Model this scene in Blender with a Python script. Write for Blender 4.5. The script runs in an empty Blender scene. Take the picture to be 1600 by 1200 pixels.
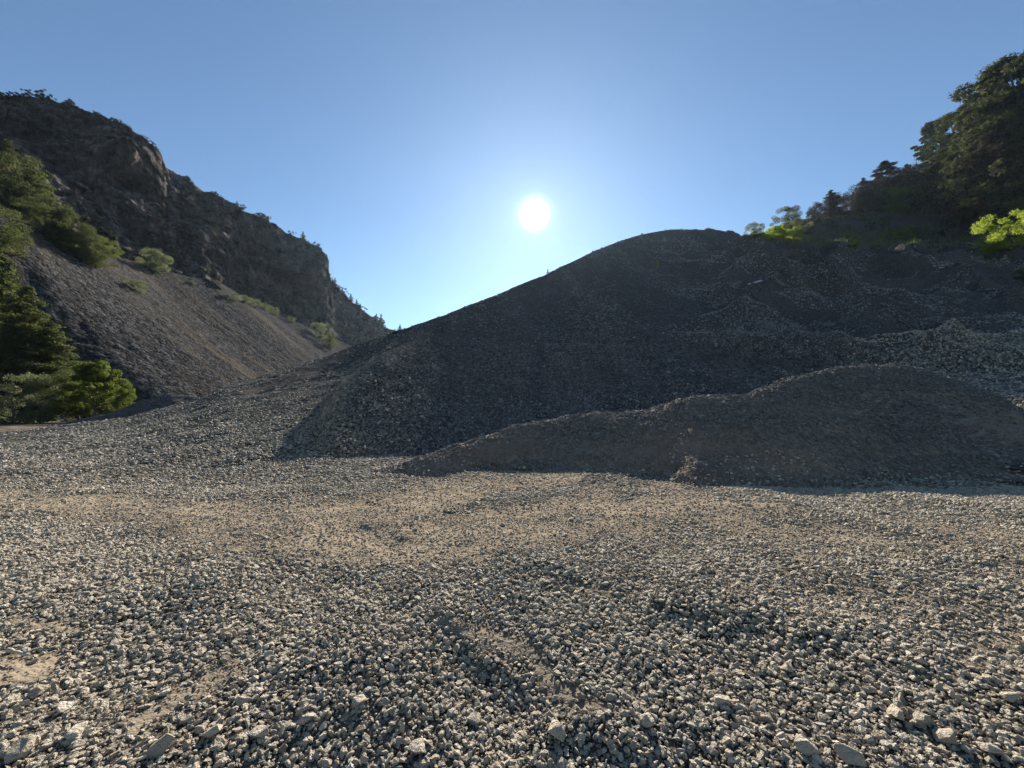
import bpy, bmesh, math, random
import numpy as np
from mathutils import Vector, Matrix
random.seed(7); RNG = np.random.default_rng(7)
S = bpy.context.scene
COL = S.collection

# ---------------------------------------------------------------- camera
F = 601.0                      # focal length in pixels of the 1600 wide photograph
CAMZ = 1.6
PITCH = math.atan(40 / F)
cam_d = bpy.data.cameras.new('camera'); cam = bpy.data.objects.new('camera', cam_d); COL.objects.link(cam)
cam_d.sensor_width = 36; cam_d.lens = F / 1600 * 36; cam_d.clip_start = 0.05; cam_d.clip_end = 6000
cam.location = (0, 0, CAMZ); cam.rotation_euler = (math.radians(90) + PITCH, 0, 0)
S.camera = cam
SP, CP = math.sin(PITCH), math.cos(PITCH)

def ray(px, py):
    cx = (px - 800) / F; cy = (600 - py) / F
    return np.array([cx, CP - cy * SP, SP + cy * CP])
def at(px, py, Y):             # world point seen at that pixel, Y metres ahead
    d = ray(px, py); k = Y / d[1]
    return np.array([d[0] * k, Y, CAMZ + d[2] * k])
def proj(x, y, z):
    z = z - CAMZ
    dep = np.maximum(y * CP + z * SP, 1e-3); up = -y * SP + z * CP
    return 800 + F * x / dep, 600 - F * up / dep

# ---------------------------------------------------------------- sky and sun
SUN = ray(835, 335); SUN = SUN / np.linalg.norm(SUN)
EL = math.asin(SUN[2]); AZ = math.atan2(SUN[0], SUN[1])
w = bpy.data.worlds.new('World'); S.world = w; w.use_nodes = True
nt = w.node_tree; N = nt.nodes; L = nt.links; N.clear()
out = N.new('ShaderNodeOutputWorld')
sky = N.new('ShaderNodeTexSky'); sky.sky_type = 'NISHITA'; sky.sun_disc = False
sky.sun_elevation = EL; sky.sun_rotation = AZ
sky.altitude = 600; sky.air_density = 1.0; sky.dust_density = 0.1; sky.ozone_density = 1.6
bg = N.new('ShaderNodeBackground'); bg.inputs[1].default_value = 0.058
tn = N.new('ShaderNodeMixRGB'); tn.blend_type = 'MULTIPLY'; tn.inputs[0].default_value = 1; tn.inputs[2].default_value = (0.86, 0.985, 1.05, 1)
L.new(sky.outputs[0], tn.inputs[1]); L.new(tn.outputs[0], bg.inputs[0])
# the sun's own disc and the aureole of the air round it, by direction in the sky
tc = N.new('ShaderNodeTexCoord')
dt = N.new('ShaderNodeVectorMath'); dt.operation = 'DOT_PRODUCT'; dt.inputs[1].default_value = tuple(SUN)
L.new(tc.outputs['Generated'], dt.inputs[0])
def wm(op, a, b=None):
    m = N.new('ShaderNodeMath'); m.operation = op
    for i, v in enumerate((a, b)):
        if v is None: continue
        if isinstance(v, (int, float)): m.inputs[i].default_value = v
        else: L.new(v, m.inputs[i])
    return m.outputs[0]
ang = wm('ARCCOSINE', wm('MINIMUM', dt.outputs['Value'], 0.9999999))
deg = wm('MULTIPLY', ang, 57.29578)
def fall(width, amp):
    return wm('MULTIPLY', wm('EXPONENT', wm('MULTIPLY', deg, -1.0 / width)), amp)
disc = wm('MULTIPLY', wm('EXPONENT', wm('MULTIPLY', wm('MULTIPLY', deg, deg), -1.0 / 1.15)), 5.0)
GLOW = wm('ADD', wm('ADD', fall(1.2, 0.35), fall(5.0, 0.04)), disc)
bg2 = N.new('ShaderNodeBackground'); bg2.inputs[0].default_value = (0.80, 0.93, 1.0, 1)
L.new(GLOW, bg2.inputs[1])
bg3 = N.new('ShaderNodeBackground'); bg3.inputs[0].default_value = (0.42, 0.70, 1.0, 1)
L.new(fall(17.0, 0.02), bg3.inputs[1])
a1 = N.new('ShaderNodeAddShader'); a2 = N.new('ShaderNodeAddShader')
L.new(bg.outputs[0], a1.inputs[0]); L.new(bg2.outputs[0], a1.inputs[1])
L.new(a1.outputs[0], a2.inputs[0]); L.new(bg3.outputs[0], a2.inputs[1])
L.new(a2.outputs[0], out.inputs[0])
sd = bpy.data.lights.new('sun', 'SUN'); so = bpy.data.objects.new('sun', sd); COL.objects.link(so)
sd.energy = 5.0; sd.angle = math.radians(0.55); sd.color = (1.0, 0.955, 0.88)
so.rotation_euler = Vector(tuple(SUN)).to_track_quat('Z', 'Y').to_euler()
so.location = (20, 300, 200)
S.view_settings.view_transform = 'Standard'; S.view_settings.look = 'None'
S.view_settings.exposure = 1.2; S.view_settings.gamma = 1.0
S.cycles.max_bounces = 6; S.cycles.diffuse_bounces = 3; S.cycles.transmission_bounces = 3
S.cycles.use_adaptive_sampling = True; S.cycles.adaptive_threshold = 0.005; S.cycles.use_denoising = True

# ---------------------------------------------------------------- noise
def _h(i, j, k, s):
    n = (i.astype(np.int64) * 374761393 + j.astype(np.int64) * 668265263 + k.astype(np.int64) * 2147483647 + s * 974634777) & 0xffffffff
    n = ((n ^ (n >> 13)) * 1274126177) & 0xffffffff
    n = ((n ^ (n >> 16)) * 2246822519) & 0xffffffff
    return ((n ^ (n >> 15)) & 0xffffff) / float(0x7fffff) - 1.0
def vn(x, y, z=0.0, s=0):
    x, y, z = np.broadcast_arrays(np.asarray(x, float), np.asarray(y, float), np.asarray(z, float))
    i, j, k = np.floor(x), np.floor(y), np.floor(z)
    u, v, q = x - i, y - j, z - k
    u, v, q = [t * t * t * (t * (t * 6 - 15) + 10) for t in (u, v, q)]
    r = 0
    for a in (0, 1):
        for b in (0, 1):
            for c in (0, 1):
                r = r + _h(i + a, j + b, k + c, s) * (u if a else 1 - u) * (v if b else 1 - v) * (q if c else 1 - q)
    return r
def fbm(x, y, z=0.0, s=0, o=4, g=0.5):
    r = 0; a = 1.0; t = 0
    for n in range(o):
        r = r + a * vn(x, y, z, s + n * 17); t += a; a *= g
        x, y, z = np.asarray(x) * 2.03 + 5.1, np.asarray(y) * 2.03 + 1.7, np.asarray(z) * 2.03 + 3.3
    return r / t
def sstep(a, b, x):
    t = np.clip((x - a) / (b - a), 0, 1); return t * t * (3 - 2 * t)

# ---------------------------------------------------------------- helpers
def tag(o, label=None, cat=None, group=None, kind=None):
    if label: o['label'] = label
    if cat: o['category'] = cat
    if group: o['group'] = group
    if kind: o['kind'] = kind
    return o
def np_mesh(name, verts, faces, mat=None, smooth=True, attr=None):
    me = bpy.data.meshes.new(name)
    verts = np.asarray(verts, np.float32); faces = np.asarray(faces, np.int32)
    nf, k = faces.shape
    me.vertices.add(len(verts)); me.vertices.foreach_set('co', verts.ravel())
    me.loops.add(nf * k); me.loops.foreach_set('vertex_index', faces.ravel())
    me.polygons.add(nf); me.polygons.foreach_set('loop_start', np.arange(0, nf * k, k, dtype=np.int32))
    if smooth: me.polygons.foreach_set('use_smooth', np.ones(nf, bool))
    if attr:
        for an, av in attr.items():
            a = me.attributes.new(an, 'FLOAT', 'POINT'); a.data.foreach_set('value', np.asarray(av, np.float32))
    me.update(calc_edges=True)
    if mat: me.materials.append(mat)
    return me
def link(name, me, parent=None):
    o = bpy.data.objects.new(name, me); COL.objects.link(o)
    if parent: o.parent = parent
    return o
def grid_faces(n, m, flip=False):
    a = np.arange(n * m).reshape(n, m)
    q = [a[:-1, :-1], a[1:, :-1], a[1:, 1:], a[:-1, 1:]]
    if flip: q = q[::-1]
    return np.stack([t.ravel() for t in q], 1)
def curve(pts, dim):           # smooth interpolation of control columns over A = x / y
    pts = sorted(pts, key=lambda p: p[0]); A = np.array([p[0] for p in pts]); V = np.array([p[dim] for p in pts])
    g = np.linspace(-2.2, 2.2, 4401); v = np.interp(g, A, V)
    kx = np.arange(-30, 31); kk = np.exp(-(kx / 11.0) ** 2); kk /= kk.sum()
    v = np.convolve(np.pad(v, 30, mode='edge'), kk, mode='valid')
    return lambda a: np.interp(a, g, v)
def cols(ctrl):                # (px, py, Y) -> (A, Y, z)
    r = []
    for px, py, Y in ctrl:
        p = at(px, py, Y); r.append((p[0] / p[1], Y, p[2]))
    return r

# ---------------------------------------------------------------- height of the ground layers
def scarp(px, py, a, b, hw):   # signed drop in front of a little bank running a-b in the foreground
    pass
def pg(px, py):
    d = ray(px, py); k = CAMZ / -d[2]; return np.array([d[0] * k, d[1] * k])
SC = [(pg(668, 955), pg(842, 1030), 0.032, 0.6), (pg(850, 1082), pg(1000, 1102), 0.04, 0.4), (pg(1020, 940), pg(1330, 1000), 0.03, 0.6)]
def Hground(x, y):
    h = 0.10 * fbm(x / 5.0, y / 5.0, s=3, o=3)
    near = np.exp(-(x * x + y * y) / 400.0)
    h = h + near * (0.085 * fbm(x / 0.9, y / 0.9, s=11, o=3) + 0.05 * vn(x / 2.1 + 4, y / 2.1, s=5))
    h = h - 0.42 * (1 - sstep(1.0, 4.4, y + .15 * vn(x / .7, y / .7, s=6))) * np.exp(-(np.abs(x - 0.25 - .1 * y) / 2.2) ** 2.5)
    for a, b, hh, back in SC:
        d = b - a; ln = np.hypot(*d); d = d / ln; nrm = np.array([-d[1], d[0]])
        s = (x - a[0]) * d[0] + (y - a[1]) * d[1]; t = (x - a[0]) * nrm[0] + (y - a[1]) * nrm[1]
        t = t + 0.05 * vn(s * 6, t * 0, s=31) + 0.03 * vn(s * 19, t * 4, s=32)
        e = sstep(-0.15, 0.12, s) * sstep(ln + 0.15, ln - 0.12, s)
        h = h + hh * e * (sstep(-0.06, 0.07, t) * np.exp(-np.maximum(t, 0) / back) - 0.6 * np.exp(-((t + 0.16) / 0.17) ** 2))
    r = np.hypot(x, y)
    h = h - 0.4 * sstep(60, 200, r)
    return h

BC = cols([(480, 768, 8.6), (560, 745, 9.2), (640, 720, 9.6), (700, 700, 10.2), (780, 676, 11.6), (850, 657, 12.4), (930, 645, 12.4), (1010, 640, 11.8), (1080, 622, 11.3), (1160, 618, 11.3),
           (1230, 592, 12.2), (1290, 578, 13.0), (1390, 570, 13.6), (1450, 578, 13.2), (1520, 602, 12.3), (1600, 645, 10.8), (1720, 700, 9.6), (1900, 760, 8.5)])
bY, bZ = curve(BC, 1), curve(BC, 2)
def Hberm(x, y):
    A = x / np.maximum(y, .01)
    Yc, Zc = bY(A), bZ(A)
    Zc = Zc + 0.05 * vn(x / 0.5, y / 0.5, s=41) + 0.05 * vn(x / 1.6, y / 1.6, s=42)
    d = Yc - y
    sl = 0.70 + 0.05 * vn(x / 1.7, 0, s=44)
    bench = 0.035 * vn(x / 5.0, (Zc - d * sl) / 0.5, s=45) * sstep(0.3, 1.2, d)
    front = Zc - sl * np.sqrt(d * d + 0.10) + 0.19 + bench + 0.07 * fbm(x / 0.6, y / 0.6, s=46, o=2)
    back = Zc - 0.30 * np.sqrt(d * d + 0.10) + 0.095 + 0.06 * fbm(x / 0.6, y / 0.6, s=46, o=2)
    h = np.where(d > 0, front, back)
    fade = sstep(-0.62, -0.42, A)
    return h * fade - 1.0 * (1 - fade)

PC = cols([(-500, 690, 24), (-200, 684, 25), (0, 676, 27), (100, 664, 29), (200, 652, 31), (300, 625, 32), (350, 605, 33), (400, 590, 38), (500, 560, 41), (560, 538, 40), (600, 523, 37), (700, 490, 33), (780, 460, 38), (850, 431, 49), (900, 407, 64),
           (950, 384, 84), (1000, 367, 104), (1050, 358, 120), (1100, 359, 128), (1150, 367, 130), (1200, 375, 130), (1300, 384, 127), (1400, 389, 119), (1500, 391, 110), (1600, 395, 100), (1800, 400, 88), (2100, 400, 80)])
TC = [(-2.2, 12, 0, 1), (-1.33, 10, 0, 1), (-1.0, 10, 0.0, 1), (-0.67, 10.5, 0.0, 1.05), (-0.54, 11.2, 0.0, 1.0), (-0.50, 11.6, 0.0, .92), (-0.455, 12.0, 0.0, .42), (-0.38, 12.8, 0.1, .45), (-0.30, 13.5, 0.1, .66), (-0.17, 14.3, 0.2, .95), (-0.03, 15.3, 0.3, 1.0), (0.08, 16, 0.4, 1.0), (0.5, 16.5, 0.9, 1.0), (0.83, 15.5, 1.4, 1.03), (1.1, 13.0, 1.4, 1.1), (1.33, 11.6, 1.35, 1.15), (2.2, 10, 1.0, 1.15)]
pY, pZ = curve(PC, 1), curve(PC, 2)
tY, tZ, tB = curve(TC, 1), curve(TC, 2), curve(TC, 3)
def Hpile(x, y):
    A = x / np.maximum(y, .01)
    Yc, Zc, Yt, Zt, B = pY(A), pZ(A), tY(A), tZ(A), tB(A)
    t = (y - Yt) / (Yc - Yt); tt = np.clip(t, 0, 1)
    R = sstep(0.25, 0.75, A)                       # slumped, lobed right-hand part
    warp = 0.9 * vn(x / 9, y / 9, s=51)
    far = np.clip(y / 40, .12, 2.2) * sstep(8, 34, y)
    lob = (1 - np.abs(vn(x / 9 + warp, y / 12 + warp, s=52))) ** 2 - 0.45
    lob2 = (1 - np.abs(vn(x / 3.6 + warp, y / 5.5, s=53))) - 0.6
    n = R * (2.5 * far * lob + 1.2 * far * lob2 + 0.34 * fbm(x / 1.3, y / 1.8, s=54, o=3)) + 0.10 * fbm(x / 1.2, y / 1.6, s=55, o=3) + (1 - R) * 0.16 * vn(x / 1.3, y / 9, s=56)
    upper = sstep(0.5, 0.7, t) * sstep(0.05, 0.25, A) * (1 - sstep(0.45, 0.7, A))
    n = n + upper * (1.5 * (1 - np.abs(vn(x / 11, y / 6 + x / 14, s=57))) - 1.0)
    env = sstep(0, 0.05, t) * sstep(1.0, 0.82, t)
    Bl = sstep(-10.5, -6.2, x + .5 * vn(x / 2, y / 2, s=66)); B = np.where(A < -.12, np.maximum(B, .0) * Bl + 1.0 * (1 - Bl), B)
    Bc = np.minimum(B, 1); g = np.where(B > 1, tt ** np.maximum(B, 1), Bc * tt + (1 - Bc) * (1 - (1 - tt) ** 3.5))
    H0 = Zt + (Zc - Zt) * g
    patch = R * sstep(-.25, .25, vn(x / 15 + 3, y / 15, s=59) + .15)
    H0 = H0 + patch * env * (0.75 * np.sin(2 * np.pi * H0 / 5.0 + 3.2 * vn(x / 10, y / 10, s=60)) + 0.16 * np.sin(2 * np.pi * H0 / 1.5 + 4 * vn(x / 4, y / 4, s=63)))
    h = H0 + n * env + 0.05 * vn(x, y, s=58)
    h = np.where(t < 0, Zt - (Yt - y) * (0.06 + 0.3 * sstep(-.55, -.4, A)) - 0.02, h)
    h = np.where(t > 1, Zc - (y - Yc) * 0.5, h)
    return h

HB = cols([(1080, 395, 126), (1180, 385, 129), (1300, 393, 126), (1420, 397, 116), (1600, 402, 99), (1900, 405, 82)])
HT = cols([(1080, 385, 150), (1150, 374, 150), (1200, 360, 156), (1270, 340, 165), (1350, 326, 172), (1420, 318, 175), (1470, 300, 178), (1530, 255, 182), (1600, 215, 184), (1800, 150, 184), (2000, 120, 184)])
hbY, hbZ, htY, htZ = curve(HB, 1), curve(HB, 2), curve(HT, 1), curve(HT, 2)
def Hhill(x, y):
    A = x / np.maximum(y, .01)
    Y0, Z0, Y1, Z1 = hbY(A), hbZ(A), htY(A), htZ(A)
    t = np.clip((y - Y0) / (Y1 - Y0), 0, 1)
    h = Z0 + (Z1 - Z0) * t
    h = h + (1.1 * vn(x / 25, h / 3.2, s=61) + 0.6 * fbm(x / 6, y / 6, s=62, o=3)) * sstep(0, .1, t)
    h = np.where(y > Y1, h - (y - Y1) * 0.35, h)
    h = np.where(y < Y0, Z0 - (Y0 - y) * 1.2, h)
    return h
MC = cols([(-60, 672, 38), (40, 668, 38), (100, 660, 38.5), (170, 646, 39), (220, 626, 40), (262, 615, 40.5), (300, 618, 41), (360, 640, 41), (420, 668, 41)])
mY, mZ = curve(MC, 1), curve(MC, 2)
def Hmound(x, y):
    A = x / np.maximum(y, .01); d = np.abs(mY(A) - y)
    return mZ(A) - 0.65 * np.sqrt(d * d + 0.05) + .14 + 0.06 * fbm(x / .8, y / .8, s=71, o=2)

# where dust and fines lie bare between the stones (a property of the ground, fixed in place)
def seg(px, py, pts, wd):
    m = np.zeros_like(px)
    for (x0, y0, w0), (x1, y1, w1) in zip(pts[:-1], pts[1:]):
        t = np.clip(((px - x0) * (x1 - x0) + (py - y0) * (y1 - y0)) / ((x1 - x0) ** 2 + (y1 - y0) ** 2), 0, 1)
        d = np.hypot(px - x0 - t * (x1 - x0), (py - y0 - t * (y1 - y0)))
        m = np.maximum(m, np.exp(-(d / ((w0 + t * (w1 - w0)) * wd)) ** 2))
    return m
def dust(x, y, z=0.0):
    px, py = proj(x, y, z)
    n = fbm(x / 0.8, y / 0.8, s=81, o=3); n2 = fbm(x / 0.22, y / 0.22, s=82, o=2)
    m = 1.0 * seg(px, py, [(-300, 770, 26), (0, 778, 30), (180, 796, 36), (330, 812, 40), (480, 808, 44), (620, 790, 40), (760, 762, 32), (900, 745, 14)], 1.0)
    m = np.maximum(m, 0.85 * seg(px, py, [(300, 830, 45), (600, 850, 60), (800, 820, 75), (1050, 780, 40), (1250, 800, 25)], 1.0))
    m = np.maximum(m, 0.75 * seg(px, py, [(700, 865, 10), (830, 895, 14), (950, 925, 14)], 1.0))
    m = np.maximum(m, 0.95 * seg(px, py, [(-80, 1045, 34), (40, 1050, 26), (80, 1035, 16)], 1.0))
    m = np.maximum(m, 0.8 * seg(px, py, [(210, 1135, 18), (290, 1085, 20), (380, 1040, 26)], 1.0))
    m = np.maximum(m, 0.6 * seg(px, py, [(20, 970, 14), (120, 985, 12)], 1.0))
    m = np.maximum(m, 0.8 * seg(px, py, [(690, 968, 16), (760, 995, 22), (830, 1015, 20), (850, 1060, 24), (900, 1095, 22), (960, 1110, 18)], 1.0))
    m = np.maximum(m, 0.55 * seg(px, py, [(1480, 1070, 14), (1540, 1010, 20), (1600, 985, 18)], 1.0))
    m = np.maximum(m, 0.45 * seg(px, py, [(1240, 1150, 20), (1290, 1190, 30)], 1.0))
    m = np.maximum(m, 0.7 * seg(px, py, [(850, 800, 50), (1200, 830, 60), (1650, 850, 60)], 1.0))
    m = np.maximum(m, 0.55 * seg(px, py, [(950, 900, 35), (1300, 930, 40), (1650, 960, 35)], 1.0))
    far = sstep(14, 24, y)
    m = m * (1 - far) + 0.22 * (n > 0.1) * far
    return np.clip(m + 0.32 * n + 0.15 * n2, 0, 1)

# ---------------------------------------------------------------- materials
def newmat(name):
    m = bpy.data.materials.new(name); m.use_nodes = True; m.node_tree.nodes.clear(); return m
class NB:
    def __init__(s, m): s.t = m.node_tree; s.n = s.t.nodes; s.l = s.t.links
    def node(s, typ, **kw):
        n = s.n.new(typ)
        for k, v in kw.items():
            if k.startswith('_'): setattr(n, k[1:], v)
        return n
    def set(s, sock, v):
        if isinstance(v, bpy.types.NodeSocket): s.l.new(v, sock)
        elif isinstance(v, tuple) and len(v) == 3 and sock.type == 'RGBA': sock.default_value = (*v, 1)
        else: sock.default_value = v
    def pos(s): return s.n.new('ShaderNodeNewGeometry').outputs['Position']
    def noise(s, scale, detail=4, rough=0.55, vec=None, col=False):
        n = s.n.new('ShaderNodeTexNoise'); n.inputs['Scale'].default_value = scale; n.inputs['Detail'].default_value = detail; n.inputs['Roughness'].default_value = rough
        s.l.new(vec if vec is not None else s.pos(), n.inputs['Vector']); return n.outputs['Color' if col else 'Fac']
    def vor(s, scale, out='Distance', vec=None, feature='F1', rnd=1.0):
        n = s.n.new('ShaderNodeTexVoronoi'); n.feature = feature; n.inputs['Scale'].default_value = scale; n.inputs['Randomness'].default_value = rnd
        s.l.new(vec if vec is not None else s.pos(), n.inputs['Vector']); return n.outputs[out]
    def ramp(s, fac, stops):
        n = s.n.new('ShaderNodeValToRGB'); e = n.color_ramp.elements
        while len(e) < len(stops): e.new(0.5)
        for i, (p, c) in enumerate(stops):
            e[i].position = p; e[i].color = (*c, 1) if len(c) == 3 else c
        s.l.new(fac, n.inputs[0]); return n.outputs[0]
    def mix(s, fac, a, b, mode='MIX'):
        n = s.n.new('ShaderNodeMixRGB'); n.blend_type = mode
        s.set(n.inputs[0], fac); s.set(n.inputs[1], a); s.set(n.inputs[2], b); return n.outputs[0]
    def math(s, op, a, b=0.0, c=0.0):
        n = s.n.new('ShaderNodeMath'); n.operation = op
        for i, v in enumerate((a, b, c)): s.set(n.inputs[i], v)
        return n.outputs[0]
    def sep(s, v):
        n = s.n.new('ShaderNodeSeparateColor'); s.l.new(v, n.inputs[0]); return n.outputs
    def scalev(s, vec, sc):
        n = s.n.new('ShaderNodeMapping'); n.inputs['Scale'].default_value = sc; s.l.new(vec, n.inputs['Vector']); return n.outputs[0]
    def bump(s, h, dist, strength=1.0, normal=None):
        n = s.n.new('ShaderNodeBump'); n.inputs['Strength'].default_value = strength; n.inputs['Distance'].default_value = dist
        s.l.new(h, n.inputs['Height'])
        if normal is not None: s.l.new(normal, n.inputs['Normal'])
        return n.outputs[0]
    def attr(s, name):
        n = s.n.new('ShaderNodeAttribute'); n.attribute_name = name; return n.outputs['Fac']
    def out(s, color, rough=0.9, normal=None, spec=0.3, trans=None):
        p = s.n.new('ShaderNodeBsdfPrincipled'); o = s.n.new('ShaderNodeOutputMaterial')
        s.set(p.inputs['Base Color'], color); s.set(p.inputs['Roughness'], rough); p.inputs['Specular IOR Level'].default_value = spec
        if normal is not None: s.l.new(normal, p.inputs['Normal'])
        if trans is None: s.l.new(p.outputs[0], o.inputs[0])
        else:
            t = s.n.new('ShaderNodeBsdfTranslucent'); s.set(t.inputs[0], trans[0]); mx = s.n.new('ShaderNodeMixShader'); mx.inputs[0].default_value = trans[1]
            s.l.new(p.outputs[0], mx.inputs[1]); s.l.new(t.outputs[0], mx.inputs[2]); s.l.new(mx.outputs[0], o.inputs[0])

def gravel_mat(name, lo, mid, hi, dustc, cell, bd, dustk=1.0, streak=None, tint=(0.9, 0.8, 0.7)):
    m = newmat(name); b = NB(m)
    P = b.pos()
    v1 = b.sep(b.vor(cell, 'Color'))[0]; v2 = b.sep(b.vor(cell * 2.7, 'Color'))[1]
    st = b.ramp(b.math('ADD', b.math('MULTIPLY', v1, .65), b.math('MULTIPLY', v2, .35)), [(0.15, lo), (0.5, mid), (0.85, hi)])
    big = b.noise(0.35, 5)
    st = b.mix(b.math('MULTIPLY', b.ramp(big, [(0.42, (0, 0, 0)), (0.62, (1, 1, 1))]), 0.35), st, tuple(a * c for a, c in zip(mid, tint)))
    fine = b.noise(60, 3)
    dc = b.mix(fine, tuple(c * 0.75 for c in dustc), tuple(min(1, c * 1.25) for c in dustc))
    d = b.attr('dust')
    col = b.mix(b.math('MULTIPLY', d, dustk), st, dc)
    if streak:
        sn = b.noise(1.0, 4, .6, b.scalev(P, streak[1]))
        col = b.mix(b.math('MULTIPLY', b.ramp(sn, [(0.52, (0, 0, 0)), (0.68, (1, 1, 1))]), streak[2]), col, streak[0])
    h1 = b.vor(cell, feature='F1'); h2 = b.vor(cell * 2.7); h3 = b.noise(cell * 5, 3)
    hh = b.math('ADD', b.math('ADD', b.math('MULTIPLY', h1, -1.0), b.math('MULTIPLY', h2, -0.4)), b.math('MULTIPLY', h3, 0.35))
    keep = b.math('SUBTRACT', 1.0, b.math('MULTIPLY', d, 0.8))
    nrm = b.bump(b.math('MULTIPLY', hh, keep), bd)
    nrm = b.bump(b.noise(cell * 0.25, 4), bd * 3.0, 0.6, nrm)
    b.out(col, 1.0, nrm, 0.0); return m
DUST = (0.27, 0.212, 0.148)
M_ground = gravel_mat('gravel_ground', (0.03, 0.026, 0.022), (0.09, 0.078, 0.062), (0.22, 0.195, 0.155), DUST, 22, 0.03)  # dark bed tone puts the shade of gaps between stones into colour
M_berm = gravel_mat('berm_gravel', (0.06, 0.05, 0.045), (0.14, 0.12, 0.10), (0.26, 0.23, 0.20), (0.23, 0.18, 0.13), 11, 0.05, 0.8, streak=((0.19, 0.13, 0.095), (0.15, 0.15, 1.6), 0.4))
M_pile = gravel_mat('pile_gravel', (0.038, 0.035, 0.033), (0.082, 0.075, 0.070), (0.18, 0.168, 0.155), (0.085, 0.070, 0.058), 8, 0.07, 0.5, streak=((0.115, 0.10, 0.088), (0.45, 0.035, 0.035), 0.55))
M_scree = gravel_mat('scree', (0.020, 0.019, 0.0195), (0.046, 0.0435, 0.043), (0.11, 0.105, 0.10), (0.085, 0.068, 0.048), 1.6, 0.32, 0.7, streak=((0.14, 0.11, 0.078), (0.03, 0.17, 0.012), 0.5))
M_hill = gravel_mat('hillside_soil', (0.03, 0.03, 0.028), (0.06, 0.055, 0.05), (0.12, 0.11, 0.095), (0.06, 0.055, 0.045), 3, 0.12, 0.5)

def stone_mat(name, cols_, rough=0.85, tint=(0.58, 0.485, 0.35)):
    m = newmat(name); b = NB(m)
    oi = b.n.new('ShaderNodeObjectInfo'); tcn = b.n.new('ShaderNodeTexCoord')
    n = len(cols_); c = b.ramp(oi.outputs['Random'], [(i / (n - 1), x) for i, x in enumerate(cols_)])
    spk = b.noise(5, 4, .65, tcn.outputs['Object'])
    c = b.mix(b.ramp(spk, [(0.35, (0, 0, 0)), (0.7, (.55, .55, .55))]), c, tint)
    nr = b.bump(b.noise(4, 5, .6, tcn.outputs['Object']), 0.12, 0.7)
    b.out(c, rough, nr, 0.06); return m
M_stone = stone_mat('grey_stone', [(0.25, 0.205, 0.150), (0.57, 0.485, 0.365), (0.38, 0.32, 0.24), (0.70, 0.605, 0.47), (0.47, 0.405, 0.31), (0.58, 0.475, 0.345), (0.31, 0.262, 0.20), (0.76, 0.665, 0.53)])
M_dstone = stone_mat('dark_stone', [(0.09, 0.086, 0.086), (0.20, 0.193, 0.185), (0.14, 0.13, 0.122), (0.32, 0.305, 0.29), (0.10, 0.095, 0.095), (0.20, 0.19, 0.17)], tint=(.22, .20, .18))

M_fstone = stone_mat('flank_stone', [(0.14, 0.122, 0.098), (0.36, 0.315, 0.25), (0.24, 0.21, 0.165), (0.46, 0.41, 0.335), (0.18, 0.158, 0.13), (0.33, 0.285, 0.22)], tint=(.36, .31, .235))
M_mstone = stone_mat('sun_fleck_stone', [(0.15, 0.143, 0.135), (0.32, 0.305, 0.285), (0.22, 0.21, 0.196), (0.46, 0.44, 0.415), (0.18, 0.172, 0.163), (0.36, 0.345, 0.32)], tint=(.29, .27, .245))  # lighter than the dark stones, painting sun flecks on the hill
M_bstone = stone_mat('brownish_stone', [(0.10, 0.09, 0.08), (0.26, 0.235, 0.21), (0.16, 0.135, 0.115), (0.36, 0.335, 0.30), (0.13, 0.11, 0.095), (0.28, 0.26, 0.235)], tint=(.28, .245, .205))
def rock_mat():
    m = newmat('cliff_rock'); b = NB(m); P = b.pos()
    a = b.noise(0.12, 8, .7); c = b.noise(0.55, 6, .75, b.scalev(P, (1, 1, 0.35)))
    bed = b.noise(0.25, 5, .6, b.scalev(P, (0.35, 0.35, 2.2)))
    col = b.ramp(b.math('ADD', b.math('MULTIPLY', a, .5), b.math('MULTIPLY', c, .5)), [(0.40, (0.022, 0.018, 0.020)), (0.5, (0.085, 0.073, 0.070)), (0.60, (0.23, 0.195, 0.175))])
    col = b.mix(b.math('MULTIPLY', b.ramp(bed, [(.45, (0, 0, 0)), (.62, (1, 1, 1))]), .4), col, (0.12, 0.085, 0.066))
    scrub = b.math('MULTIPLY', b.ramp(b.noise(0.16, 8, .75), [(.52, (0, 0, 0)), (.57, (1, 1, 1))]), 0.8)
    col = b.mix(scrub, col, (0.028, 0.034, 0.020))
    nr = b.bump(b.noise(0.22, 8, .68), 3.2); nr = b.bump(b.vor(0.5, 'Distance', b.scalev(P, (1, 1, .5))), 1.0, .7, nr); nr = b.bump(bed, .8, .6, nr)
    b.out(col, 1.0, nr, 0.0); return m
M_rock = rock_mat()
def plain(name, c1, c2, scale=8, rough=.9, bd=0.01, sc=(1, 1, 1)):
    m = newmat(name); b = NB(m); tcn = b.n.new('ShaderNodeTexCoord')
    n = b.noise(scale, 5, .6, b.scalev(tcn.outputs['Object'], sc)); b.out(b.mix(n, c1, c2), rough, b.bump(n, bd), .25); return m
M_bark = plain('bark', (0.05, 0.038, 0.03), (0.14, 0.11, 0.09), 6, .95, .03, (1, 1, .2))
M_dead = plain('dead_wood', (0.10, 0.085, 0.075), (0.22, 0.19, 0.17), 6, .95, .02, (1, 1, .2))
M_drift = plain('weathered_wood', (0.30, 0.24, 0.17), (0.50, 0.42, 0.32), 14, .85, .004, (1, 1, .15))
M_pipe = plain('white_plastic', (0.40, 0.41, 0.44), (0.5, 0.51, 0.54), 3, .5, .001)
M_road = plain('pale_road', (0.32, 0.30, 0.27), (0.42, 0.40, 0.37), 1.5, .95, .01)
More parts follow.
